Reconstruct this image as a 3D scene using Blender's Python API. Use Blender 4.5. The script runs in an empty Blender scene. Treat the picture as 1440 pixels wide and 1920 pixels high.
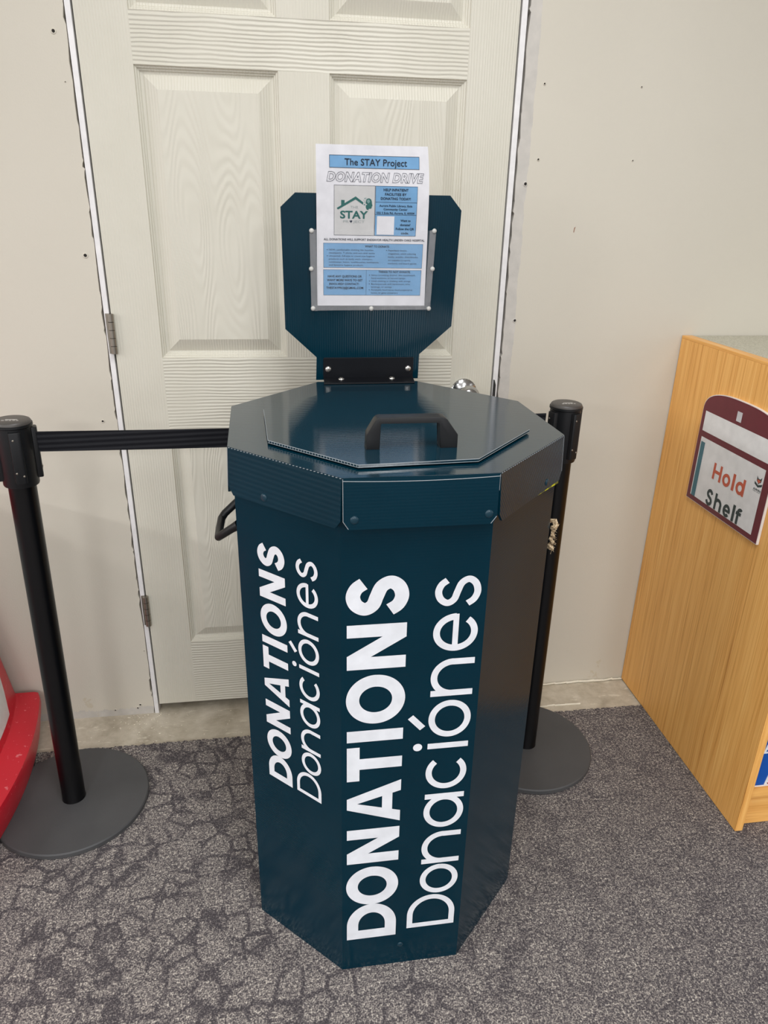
import bpy, bmesh, math, random
from mathutils import Vector, Matrix
random.seed(7)
S = bpy.context.scene
COL = S.collection

# ------------------------------------------------------------------ camera
cd = bpy.data.cameras.new('camera')
cam = bpy.data.objects.new('camera', cd); COL.objects.link(cam)
yaw, pitch, roll = 0.1509, 0.4002, 0.0214
f = Vector((math.sin(yaw)*math.cos(pitch), math.cos(yaw)*math.cos(pitch), -math.sin(pitch)))
r = Vector((math.cos(yaw), -math.sin(yaw), 0)); u = r.cross(f)
R2 = r*math.cos(roll)+u*math.sin(roll); U2 = -r*math.sin(roll)+u*math.cos(roll)
M = Matrix((R2, U2, -f)).transposed().to_4x4()
M.translation = Vector((0.3756, -1.7635, 1.3560))
cam.matrix_world = M
cd.sensor_fit = 'VERTICAL'; cd.sensor_height = 36.0; cd.lens = 36.0*1347.17/1920.0
cd.clip_start = 0.02
S.camera = cam

# ------------------------------------------------------------------ light
w = bpy.data.worlds.new('world'); S.world = w; w.use_nodes = True
w.node_tree.nodes['Background'].inputs[0].default_value = (0.97, 0.98, 1.0, 1)
w.node_tree.nodes['Background'].inputs[1].default_value = 1.15
def ceiling_or_fill_lamp(x, y, sx, sy, power):
    l = bpy.data.lights.new('troffer_or_fill_light', 'AREA'); l.shape = 'RECTANGLE'
    l.size = sx; l.size_y = sy; l.energy = power; l.color = (0.975, 0.985, 1.0)
    o = bpy.data.objects.new('troffer_or_fill_light', l); COL.objects.link(o); o.location = (x, y, 2.74)
for (x, y, p) in ((-0.65, -2.9, 17), (1.6, -3.2, 16), (-3.4, -2.6, 50), (4.8, -3.0, 10), (0.6, -1.45, 32),
                  (-0.65, -5.8, 95), (2.0, -5.8, 95), (-3.4, -5.8, 80), (0.8, -8.4, 110), (-6.3, -2.2, 170), (-6.3, -4.4, 200)):  # far-left pair: unseen fill, added to brighten the oak side panel
    ceiling_or_fill_lamp(x, y, 0.6, 1.2, p)
vs = S.view_settings
vs.view_transform = 'Standard'; vs.look = 'None'; vs.gamma = 1.0; vs.use_curve_mapping = False
vs.exposure = -0.06
S.cycles.use_denoising = True
S.cycles.max_bounces = 8

# ------------------------------------------------------------------ materials
def srgb(*c):
    return tuple(((v/255)/12.92 if v <= 10.3 else (((v/255)+0.055)/1.055)**2.4) for v in c)+(1.0,)
class NT:
    def __init__(s, name):
        s.m = bpy.data.materials.new(name); s.m.use_nodes = True
        s.t = s.m.node_tree; s.b = s.t.nodes['Principled BSDF']; s.o = s.t.nodes['Material Output']
    def n(s, typ, **kw):
        nd = s.t.nodes.new(typ)
        for k, v in kw.items():
            if k.startswith('i_'):
                nd.inputs[k[2:].replace('_', ' ')].default_value = v
            else: setattr(nd, k, v)
        return nd
    def l(s, a, b): s.t.links.new(a, b)
    def coords(s, scale=(1, 1, 1), rot=(0, 0, 0)):
        tc = s.n('ShaderNodeTexCoord'); mp = s.n('ShaderNodeMapping')
        mp.inputs['Scale'].default_value = scale; mp.inputs['Rotation'].default_value = rot
        s.l(tc.outputs['Object'], mp.inputs['Vector']); return mp.outputs['Vector']
    def noise(s, vec, scale, detail=2, rough=0.5, dist=0.0):
        nd = s.n('ShaderNodeTexNoise'); nd.inputs['Scale'].default_value = scale
        nd.inputs['Detail'].default_value = detail; nd.inputs['Roughness'].default_value = rough
        nd.inputs['Distortion'].default_value = dist
        s.l(vec, nd.inputs['Vector']); return nd.outputs['Fac']
    def ramp(s, fac, stops):
        nd = s.n('ShaderNodeValToRGB'); e = nd.color_ramp.elements
        e[0].position, e[0].color = stops[0]; e[1].position, e[1].color = stops[-1]
        for p, c in stops[1:-1]:
            x = e.new(p); x.color = c
        s.l(fac, nd.inputs['Fac']); return nd.outputs['Color']
    def math(s, op, a, b=None, c=None):
        nd = s.n('ShaderNodeMath', operation=op)
        for i, v in enumerate((a, b, c)):
            if v is None: continue
            if isinstance(v, (int, float)): nd.inputs[i].default_value = v
            else: s.l(v, nd.inputs[i])
        return nd.outputs[0]
    def mix(s, fac, a, b):
        nd = s.n('ShaderNodeMix', data_type='RGBA')
        for sock, v in ((nd.inputs[0], fac), (nd.inputs[6], a), (nd.inputs[7], b)):
            if isinstance(v, (int, float, tuple)): sock.default_value = v
            else: s.l(v, sock)
        return nd.outputs[2]
    def bump(s, h, strength=0.3, dist=0.001, prev=None):
        nd = s.n('ShaderNodeBump'); nd.inputs['Strength'].default_value = strength
        nd.inputs['Distance'].default_value = dist; s.l(h, nd.inputs['Height'])
        if prev is not None: s.l(prev, nd.inputs['Normal'])
        s.l(nd.outputs[0], s.b.inputs['Normal']); return nd.outputs[0]
    def set(s, color=None, rough=None, metal=None, spec=None):
        if color is not None:
            if isinstance(color, tuple): s.b.inputs['Base Color'].default_value = color
            else: s.l(color, s.b.inputs['Base Color'])
        if rough is not None: s.b.inputs['Roughness'].default_value = rough
        if metal is not None: s.b.inputs['Metallic'].default_value = metal
        if spec is not None: s.b.inputs['Specular IOR Level'].default_value = spec
        return s.m
def plain(name, color, rough=0.5, metal=0.0, spec=0.5, bump=None):
    t = NT(name); v = t.coords()
    n = t.noise(v, 40, 3)
    lo = tuple(c*0.93 for c in color[:3])+(1,); hi = tuple(min(1, c*1.05) for c in color[:3])+(1,)
    t.set(t.ramp(n, [(0.3, lo), (0.7, hi)]), rough, metal, spec)
    if bump: t.bump(t.noise(v, bump[0], 3), bump[1], bump[2])
    return t.m

def separate(t):
    tc = t.n('ShaderNodeTexCoord'); sp = t.n('ShaderNodeSeparateXYZ')
    t.l(tc.outputs['Object'], sp.inputs[0]); return sp.outputs
def mat_wall():
    t = NT('painted_drywall'); v = t.coords(); X, Y, Z = separate(t)
    paint = t.ramp(t.noise(v, 1.7, 4), [(0.3, srgb(203, 197, 183)), (0.7, srgb(208, 202, 188))])
    # bare strip beside the right jamb where the casing was removed, ragged edge
    wob = t.math('MULTIPLY_ADD', t.noise(v, 9, 6, 0.7), 0.022, -0.011)
    xe = t.math('ADD', X, wob)
    m1 = t.math('MULTIPLY', t.math('LESS_THAN', xe, 0.962), t.math('GREATER_THAN', xe, 0.90))
    m1 = t.math('MULTIPLY', m1, t.math('LESS_THAN', Z, 1.95))
    ze = t.math('ADD', Z, t.math('MULTIPLY_ADD', t.noise(v, 22, 6, 0.75), 0.05, -0.025))
    m2 = t.math('MULTIPLY', t.math('LESS_THAN', ze, 0.019), t.math('LESS_THAN', X, 0.0))
    msk = t.math('MAXIMUM', m1, m2)
    grey = t.ramp(t.noise(v, 30, 4), [(0.3, srgb(188, 184, 177)), (0.7, srgb(203, 198, 190))])
    c = t.mix(msk, paint, grey)
    # scuffs low on the wall
    sc = t.math('MULTIPLY', t.math('GREATER_THAN', t.noise(v, 14, 6, 0.7), 0.63), t.math('LESS_THAN', Z, 0.09))
    c = t.mix(t.math('MULTIPLY', sc, 0.35), c, srgb(186, 172, 140))
    t.set(c, 0.62, 0, 0.35)
    b = t.bump(t.noise(v, 260, 3), 0.25, 0.0012)
    t.bump(msk, 0.5, -0.0012, b)
    return t.m
def mat_door(axis):
    t = NT('embossed_door_'+axis)
    if axis == 'vertical': v = t.coords((1, 1, 0.11)); sc = 1.0
    else: v = t.coords((0.34, 1, 1)); sc = 0.76
    wv = t.n('ShaderNodeTexWave', wave_type='BANDS', bands_direction='X' if axis == 'vertical' else 'Z')
    wv.inputs['Scale'].default_value = 52*sc; wv.inputs['Distortion'].default_value = 5.0 if axis == 'vertical' else 4.5
    wv.inputs['Detail'].default_value = 2; wv.inputs['Detail Scale'].default_value = 0.5
    t.l(v, wv.inputs['Vector'])
    fade = t.ramp(t.noise(t.coords(), 5, 2), [(0.25, (0.3, 0.3, 0.3, 1)), (0.65, (1, 1, 1, 1))])
    h = t.math('MULTIPLY', wv.outputs['Fac'], fade)
    dirt = t.noise(t.coords(), 4.5, 5, 0.65)
    c = t.ramp(dirt, [(0.3, srgb(206, 202, 187)), (0.62, srgb(211, 207, 193))])
    t.set(c, 0.42, 0, 0.4)
    t.bump(h, 0.8 if axis == 'horizontal' else 0.35, 0.0016)
    return t.m
def mat_panel():
    t = NT('embossed_door_panel'); v = t.coords((1, 1, 0.16))
    n = t.noise(v, 7.5, 1.5, 0.4)
    bands = t.math('SINE', t.math('MULTIPLY', n, 300.0))
    t.set(t.ramp(t.noise(t.coords(), 4.5, 5), [(0.3, srgb(206, 202, 187)), (0.62, srgb(211, 207, 193))]), 0.42, 0, 0.4)
    t.bump(bands, 0.4, 0.0008)
    return t.m
def mat_carpet():
    t = NT('speckled_carpet'); v = t.coords(); X, Y, Z = separate(t)
    wn = t.n('ShaderNodeTexNoise'); wn.inputs['Scale'].default_value = 9; wn.inputs['Detail'].default_value = 3
    t.l(v, wn.inputs['Vector'])
    off = t.n('ShaderNodeVectorMath', operation='MULTIPLY_ADD')
    t.l(wn.outputs['Color'], off.inputs[0]); off.inputs[1].default_value = (0.032, 0.032, 0); t.l(v, off.inputs[2])
    vo = t.n('ShaderNodeTexVoronoi', feature='DISTANCE_TO_EDGE'); vo.inputs['Scale'].default_value = 20
    vo.inputs['Randomness'].default_value = 0.62
    t.l(off.outputs[0], vo.inputs['Vector'])
    d = vo.outputs['Distance']
    line = t.n('ShaderNodeMapRange', interpolation_type='SMOOTHSTEP')
    line.inputs['From Min'].default_value = 0.03; line.inputs['From Max'].default_value = 0.12
    line.inputs['To Min'].default_value = 1; line.inputs['To Max'].default_value = 0
    t.l(d, line.inputs['Value'])
    brk = t.ramp(t.noise(v, 12, 3, 0.6), [(0.40, (0.15, 0.15, 0.15, 1)), (0.52, (1, 1, 1, 1))])
    reg = t.n('ShaderNodeMapRange'); reg.inputs['From Min'].default_value = 0.35; reg.inputs['From Max'].default_value = 1.0
    reg.inputs['To Min'].default_value = 1.0; reg.inputs['To Max'].default_value = 0.35
    t.l(X, reg.inputs['Value'])
    lm = t.math('MULTIPLY', t.math('MULTIPLY', line.outputs[0], brk), reg.outputs[0])
    # yarn speckle
    sp1 = t.noise(v, 330, 2, 0.6)
    sp2 = t.noise(v, 150, 2, 0.5)
    sp = t.math('MULTIPLY_ADD', sp2, 0.35, t.math('MULTIPLY', sp1, 0.65))
    pat = t.math('MULTIPLY_ADD', t.noise(v, 22, 4, 0.65), 0.16, -0.08)
    rreg = t.n('ShaderNodeMapRange'); rreg.inputs['From Min'].default_value = 0.5; rreg.inputs['From Max'].default_value = 1.4
    rreg.inputs['To Min'].default_value = 0.0; rreg.inputs['To Max'].default_value = -0.022
    t.l(X, rreg.inputs['Value'])
    sp = t.math('ADD', t.math('ADD', sp, t.math('MULTIPLY', pat, 0.55)), rreg.outputs[0])
    sp = t.math('SUBTRACT', sp, t.math('MULTIPLY', lm, 0.088))
    c = t.ramp(sp, [(0.38, srgb(72, 68, 71)), (0.46, srgb(98, 93, 94)), (0.54, srgb(142, 135, 130)), (0.66, srgb(218, 210, 198))])
    t.set(c, 0.95, 0, 0.1)
    t.bump(sp, 0.6, 0.004)
    return t.m
def mat_concrete():
    t = NT('bare_concrete'); v = t.coords()
    c = t.ramp(t.noise(v, 11, 7, 0.65), [(0.3, srgb(158, 148, 130)), (0.5, srgb(190, 181, 163)), (0.72, srgb(214, 206, 190))])
    glue = t.math('GREATER_THAN', t.noise(t.coords((1, 3.5, 1)), 16, 6, 0.7), 0.62)
    c = t.mix(t.math('MULTIPLY', glue, 0.45), c, srgb(232, 226, 208))
    t.set(c, 0.85, 0, 0.25); t.bump(t.noise(v, 90, 5), 0.4, 0.002)
    return t.m
def mat_coroplast(name, axis, strength=0.10, rough=0.16, spec=0.5):
    t = NT(name)
    v = t.coords() if axis != 'SLANT' else t.coords((1, 1, 1), (0, 0, 0))
    wv = t.n('ShaderNodeTexWave', wave_type='BANDS', bands_direction='DIAGONAL' if axis == 'SLANT' else axis)
    wv.inputs['Scale'].default_value = 66 if axis != 'SLANT' else 75
    wv.inputs['Distortion'].default_value = 0.3; t.l(v, wv.inputs['Vector'])
    c = t.ramp(t.noise(t.coords(), 6, 4), [(0.3, srgb(2, 38, 51)), (0.7, srgb(3, 42, 56))])
    t.set(c, rough, 0, spec)
    b = t.bump(wv.outputs['Fac'], strength, 0.0008)
    t.bump(t.noise(t.coords(), 5, 2), 0.05, 0.006, b)
    return t.m
def mat_oak(name, sc):
    t = NT(name); v = t.coords(sc)
    g = t.noise(v, 1.0, 5, 0.6, 0.15)
    fine = t.noise(v, 4.0, 3, 0.6)
    m = t.math('MULTIPLY_ADD', fine, 0.55, t.math('MULTIPLY', g, 0.45))
    c = t.ramp(m, [(0.31, srgb(190, 126, 56)), (0.43, srgb(232, 168, 88)), (0.55, srgb(245, 185, 104)), (0.68, srgb(252, 200, 122))])
    t.set(c, 0.38, 0, 0.4); t.bump(fine, 0.08, 0.0006)
    return t.m
def mat_counter():
    t = NT('speckled_laminate'); v = t.coords()
    t.set(t.ramp(t.noise(v, 260, 2, 0.7), [(0.35, srgb(160, 156, 138)), (0.5, srgb(188, 184, 165)), (0.65, srgb(205, 202, 186))]), 0.4)
    return t.m
def mat_red():
    t = NT('scratched_red_plastic'); v = t.coords()
    spk = t.math('GREATER_THAN', t.noise(v, 85, 4, 0.7), 0.675)
    scr = t.math('GREATER_THAN', t.noise(t.coords((30, 30, 260)), 1.6, 3, 0.6), 0.66)
    c = t.mix(t.math('MULTIPLY', t.math('MAXIMUM', spk, scr), 0.5), srgb(205, 30, 48), srgb(240, 150, 155))
    t.set(c, 0.32, 0, 0.5); t.bump(t.noise(v, 120, 3), 0.06, 0.001)
    return t.m
def mat_film(name, alpha, tint, rough=0.08):
    t = NT(name); v = t.coords()
    tr = t.n('ShaderNodeBsdfTransparent'); mx = t.n('ShaderNodeMixShader')
    t.set(tint, rough, 0, 0.6)
    n = t.noise(v, 30, 4)
    mr = t.n('ShaderNodeMapRange'); mr.inputs['To Min'].default_value = alpha*0.75; mr.inputs['To Max'].default_value = alpha*1.25
    t.l(n, mr.inputs['Value']); t.l(mr.outputs[0], mx.inputs[0])
    t.l(tr.outputs[0], mx.inputs[1]); t.l(t.b.outputs[0], mx.inputs[2]); t.l(mx.outputs[0], t.o.inputs['Surface'])
    t.bump(t.noise(v, 14, 3), 0.35, 0.01)
    return t.m
def mat_belt():
    t = NT('woven_black_belt'); v = t.coords()
    wv = t.n('ShaderNodeTexWave', wave_type='BANDS', bands_direction='Z'); wv.inputs['Scale'].default_value = 30
    t.l(v, wv.inputs['Vector'])
    t.set(srgb(15, 16, 22), 0.6, 0, 0.25); t.bump(wv.outputs['Fac'], 0.4, 0.002); return t.m
def mat_base():
    t = NT('textured_black_base'); v = t.coords()
    t.set(t.ramp(t.noise(v, 7, 5), [(0.3, srgb(70, 70, 71)), (0.7, srgb(79, 79, 80))]), 0.55, 0, 0.4)
    t.bump(t.noise(v, 420, 2), 0.25, 0.001); return t.m
def mat_twine():
    t = NT('jute_twine'); v = t.coords()
    t.set(t.ramp(t.noise(v, 300, 3), [(0.35, srgb(140, 112, 80)), (0.65, srgb(226, 205, 170))]), 0.9); t.bump(t.noise(v, 500, 2), 0.6, 0.002)
    return t.m

WALL = mat_wall(); DOORV = mat_door('vertical'); DOORH = mat_door('horizontal'); PANEL = mat_panel()
CARPET = mat_carpet(); CONC = mat_concrete()
COR_Z = mat_coroplast('teal_sheet_flutes_level', 'Z', 0.05, 0.14, 0.2); COR_Y = mat_coroplast('teal_sheet_flutes_across', 'Y', 0.07, 0.10, 0.95)
COR_X = mat_coroplast('teal_sheet_flutes_upright', 'X', 0.13, 0.16, 0.3); COR_D = mat_coroplast('teal_sheet_flutes_slanted', 'SLANT', 0.16, 0.18, 0.34)
OAK = mat_oak('oak_veneer', (70, 70, 1.1)); OAKH = mat_oak('oak_veneer_level', (0.9, 34, 34)); OAKE = mat_oak('oak_edging', (60, 1.2, 60))
LAM = mat_counter(); RED = mat_red(); BELT = mat_belt(); BASE = mat_base(); TWINE = mat_twine()
JAMB = plain('white_jamb_paint', srgb(230, 228, 227), 0.35)
DARK = plain('dark_gap', srgb(38, 33, 28), 0.9)
HOLE = plain('screw_hole_dark', srgb(40, 36, 33), 0.9)
CRUMB = plain('plaster_crumb', srgb(222, 214, 196), 0.9)
CEIL = plain('ceiling_tile', srgb(225, 223, 216), 0.9)
NICKEL = plain('satin_nickel', srgb(150, 143, 132), 0.38, 0.85)
CHROME = plain('polished_chrome', srgb(190, 190, 190), 0.2, 1.0)
ZINC = plain('zinc_bolt', srgb(215, 213, 208), 0.24, 0.9)
BLACKM = plain('black_bracket', srgb(13, 15, 20), 0.4, 0, 0.25)
BLACKP = plain('black_plastic', srgb(22, 23, 25), 0.4, 0, 0.38, (300, 0.1, 0.0005))
POLE = plain('black_pole', srgb(7, 7, 9), 0.3, 0, 0.35)
CAPM = plain('grey_cap', srgb(74, 70, 67), 0.42)
MARK = plain('cap_mark', srgb(190, 186, 180), 0.5)
VINYL = plain('white_vinyl', srgb(229, 231, 236), 0.38)
RAW = plain('raw_sheet_edge', srgb(146, 152, 156), 0.6)
YELL = plain('yellow_tape', srgb(232, 226, 20), 0.5)
RIVT = plain('teal_rivet', srgb(13, 50, 64), 0.3)
RIVW = plain('pale_rivet', srgb(196, 195, 190), 0.35)
PAPER = plain('white_paper', srgb(209, 208, 212), 0.75)
BLUE = plain('flyer_blue', srgb(106, 151, 190), 0.75)
GREYB = plain('flyer_grey', srgb(187, 186, 185), 0.75)
NAVY = plain('ink_navy', srgb(12, 24, 42), 0.75)
INK = plain('ink_dark', srgb(36, 46, 64), 0.75)
TEALI = plain('ink_teal', srgb(38, 92, 88), 0.75)
SAGE = plain('ink_sage', srgb(110, 140, 138), 0.75)
GREYI = plain('ink_grey', srgb(150, 158, 158), 0.75)
FILM = mat_film('clear_vinyl_film', 0.055, (0.85, 0.87, 0.9, 1)); FILMB = mat_film('folded_vinyl_band', 0.32, srgb(160, 160, 162), 0.15)
MAROON = plain('maroon_film', srgb(104, 30, 44), 0.35)
ACRYL = plain('white_acrylic', srgb(236, 233, 230), 0.25)
INSERT = plain('sign_paper', srgb(229, 227, 226), 0.45)
TEALS = plain('sign_teal', srgb(66, 112, 124), 0.5)
ORANGE = plain('sign_orange', srgb(196, 92, 66), 0.5)
SLATE = plain('sign_slate', srgb(48, 62, 62), 0.5)
SBLUE = plain('poster_blue', srgb(6, 82, 172), 0.35)
WHITEP = plain('white_panel', srgb(222, 226, 224), 0.3)

# ------------------------------------------------------------------ mesh helpers
def link(name, bm, mats, parent=None, smooth=False, base=None, recalc=True):
    me = bpy.data.meshes.new(name)
    if recalc: bmesh.ops.recalc_face_normals(bm, faces=bm.faces)
    bm.to_mesh(me); bm.free()
    if not isinstance(mats, (list, tuple)): mats = [mats]
    for m in mats: me.materials.append(m)
    if smooth:
        for p in me.polygons: p.use_smooth = True
        me.set_sharp_from_angle(angle=math.radians(38))
    o = bpy.data.objects.new(name, me); COL.objects.link(o)
    if parent is not None: o.parent = parent
    return o
def thing(name, label, cat, loc=(0, 0, 0), group=None):
    o = bpy.data.objects.new(name, None); COL.objects.link(o); o.location = loc
    o.empty_display_size = 0.05
    o['label'] = label; o['category'] = cat
    if group: o['group'] = group
    return o
def tag(o, label, cat, group=None, kind=None):
    o['label'] = label; o['category'] = cat
    if group: o['group'] = group
    if kind: o['kind'] = kind
    return o
def struct(o): o['kind'] = 'structure'; return o
def inplace(o, t):
    """parent o under thing t while its vertices stay in room coordinates"""
    o.parent = t; o.location = -Vector(t.location); return o
def box(bm, a, b, bev=0.0, mat=0):
    a, b = Vector(a), Vector(b)
    res = bmesh.ops.create_cube(bm, size=1.0)
    vs_ = res['verts']
    bmesh.ops.scale(bm, vec=(b-a), verts=vs_); bmesh.ops.translate(bm, vec=(a+b)/2, verts=vs_)
    fs = list({fc for v in vs_ for fc in v.link_faces})
    for fc in fs: fc.material_index = mat
    if bev:
        es = list({e for v in vs_ for e in v.link_edges})
        rr = bmesh.ops.bevel(bm, geom=es, offset=bev, segments=2, profile=0.6, affect='EDGES')
        for fc in rr['faces']: fc.material_index = mat
def prism(bm, pts, off, mat=0, bev=0.0):
    """closed solid from a 3-D polygon and an offset vector"""
    off = Vector(off)
    a = [bm.verts.new(Vector(p)) for p in pts]; b = [bm.verts.new(Vector(p)+off) for p in pts]
    n = len(pts); fs = [bm.faces.new(a), bm.faces.new(b[::-1])]
    for i in range(n):
        fs.append(bm.faces.new((a[i], b[i], b[(i+1) % n], a[(i+1) % n])))
    for fc in fs: fc.material_index = mat
    if bev:
        es = list({e for fc in fs for e in fc.edges})
        bmesh.ops.bevel(bm, geom=es, offset=bev, segments=2, profile=0.6, affect='EDGES')
def ringframe(path, closed=False):
    out = []; n = len(path)
    for i in range(n):
        p = Vector(path[i])
        a = Vector(path[i-1]) if (i > 0 or closed) else p
        b = Vector(path[(i+1) % n]) if (i < n-1 or closed) else p
        d1 = (p-a).normalized() if (p-a).length > 1e-9 else (b-p).normalized()
        d2 = (b-p).normalized() if (b-p).length > 1e-9 else d1
        out.append((p, (d1+d2).normalized()))
    return out
def tube(bm, path, rad, seg=10, closed=False, mat=0, flat=1.0):
    fr = ringframe(path, closed); rings = []
    ref = Vector((0, 0, 1)) if abs(fr[0][1].z) < 0.9 else Vector((1, 0, 0))
    for i, (p, d) in enumerate(fr):
        x = (ref - d*ref.dot(d)).normalized(); y = d.cross(x); ref = x
        rr = rad[i] if isinstance(rad, (list, tuple)) else rad
        rings.append([bm.verts.new(p + x*rr*math.cos(2*math.pi*k/seg) + y*rr*flat*math.sin(2*math.pi*k/seg)) for k in range(seg)])
    m = len(rings)
    for i in range(m if closed else m-1):
        A, B = rings[i], rings[(i+1) % m]
        for k in range(seg):
            bm.faces.new((A[k], A[(k+1) % seg], B[(k+1) % seg], B[k])).material_index = mat
    if not closed:
        bm.faces.new(rings[0][::-1]).material_index = mat; bm.faces.new(rings[-1]).material_index = mat
def lathe(bm, prof, c=(0, 0, 0), axis='Z', seg=40, mat=0):
    c = Vector(c); rings = []
    def P(rr, h, an):
        a, b = rr*math.cos(an), rr*math.sin(an)
        if axis == 'Z': return c+Vector((a, b, h))
        if axis == '-Y': return c+Vector((a, -h, b))
        if axis == '-X': return c+Vector((-h, a, b))
    for rr, h in prof:
        if rr < 1e-6: rings.append([bm.verts.new(P(0, h, 0))])
        else: rings.append([bm.verts.new(P(rr, h, 2*math.pi*k/seg)) for k in range(seg)])
    for A, B in zip(rings, rings[1:]):
        for k in range(seg):
            k2 = (k+1) % seg
            if len(A) == 1 and len(B) == 1: continue
            if len(A) == 1: fc = bm.faces.new((A[0], B[k], B[k2]))
            elif len(B) == 1: fc = bm.faces.new((A[k], A[k2], B[0]))
            else: fc = bm.faces.new((A[k], A[k2], B[k2], B[k]))
            fc.material_index = mat
def dome(bm, p, n, rad, h, seg=14, mat=0):
    """rivet or bolt head: low dome at p facing n"""
    n = Vector(n).normalized(); x = n.orthogonal().normalized(); y = n.cross(x); p = Vector(p)
    prof = [(1, -0.25), (1, 0.25), (0.86, 0.66), (0.55, 0.92), (0, 1.0)]
    rings = []
    for a, b in prof:
        if a == 0: rings.append([bm.verts.new(p+n*h*b)])
        else: rings.append([bm.verts.new(p+n*h*b+(x*math.cos(2*math.pi*k/seg)+y*math.sin(2*math.pi*k/seg))*rad*a) for k in range(seg)])
    bm.faces.new(rings[0]).material_index = mat
    for A, B in zip(rings, rings[1:]):
        for k in range(seg):
            k2 = (k+1) % seg
            fc = bm.faces.new((A[k], A[k2], B[k2], B[k])) if len(B) > 1 else bm.faces.new((A[k], A[k2], B[0]))
            fc.material_index = mat

# ------------------------------------------------------------------ lettering built from strokes
def arc(cx, cy, rx, ry, a0, a1, n=40):
    return [(cx+rx*math.cos(math.radians(a0+(a1-a0)*i/n)), cy+ry*math.sin(math.radians(a0+(a1-a0)*i/n))) for i in range(n+1)]
def smooth_path(pts, n=10):
    out = []; m = len(pts)
    for i in range(m-1):
        p0 = pts[max(i-1, 0)]; p1 = pts[i]; p2 = pts[i+1]; p3 = pts[min(i+2, m-1)]
        for k in range(n):
            s = k/n
            out.append(tuple(0.5*((2*p1[j])+(-p0[j]+p2[j])*s+(2*p0[j]-5*p1[j]+4*p2[j]-p3[j])*s*s+(-p0[j]+3*p1[j]-3*p2[j]+p3[j])*s**3) for j in (0, 1)))
    out.append(pts[-1]); return out
def strip(path, t, closed=False):
    q = []; n = len(path); L = []; Rr = []
    for i in range(n):
        a = path[i-1] if (i > 0 or closed) else path[i]; b = path[(i+1) % n] if (i < n-1 or closed) else path[i]
        dx, dy = b[0]-a[0], b[1]-a[1]; d = math.hypot(dx, dy) or 1
        nx, ny = -dy/d*t/2, dx/d*t/2
        L.append((path[i][0]+nx, path[i][1]+ny)); Rr.append((path[i][0]-nx, path[i][1]-ny))
    for i in range(n if closed else n-1):
        j = (i+1) % n; q.append([L[i], L[j], Rr[j], Rr[i]])
    return q
def rect(x0, y0, x1, y1): return [[(x0, y0), (x1, y0), (x1, y1), (x0, y1)]]
def ring(cx, cy, rx, ry, t, a0=0, a1=360, th=None):
    """ring with vertical strokes t and horizontal strokes th"""
    th = th or t
    n = 64; o = arc(cx, cy, rx, ry, a0, a1, n); i_ = arc(cx, cy, rx-t, ry-th, a0, a1, n)
    return [[o[k], o[k+1], i_[k+1], i_[k]] for k in range(n)]
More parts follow.
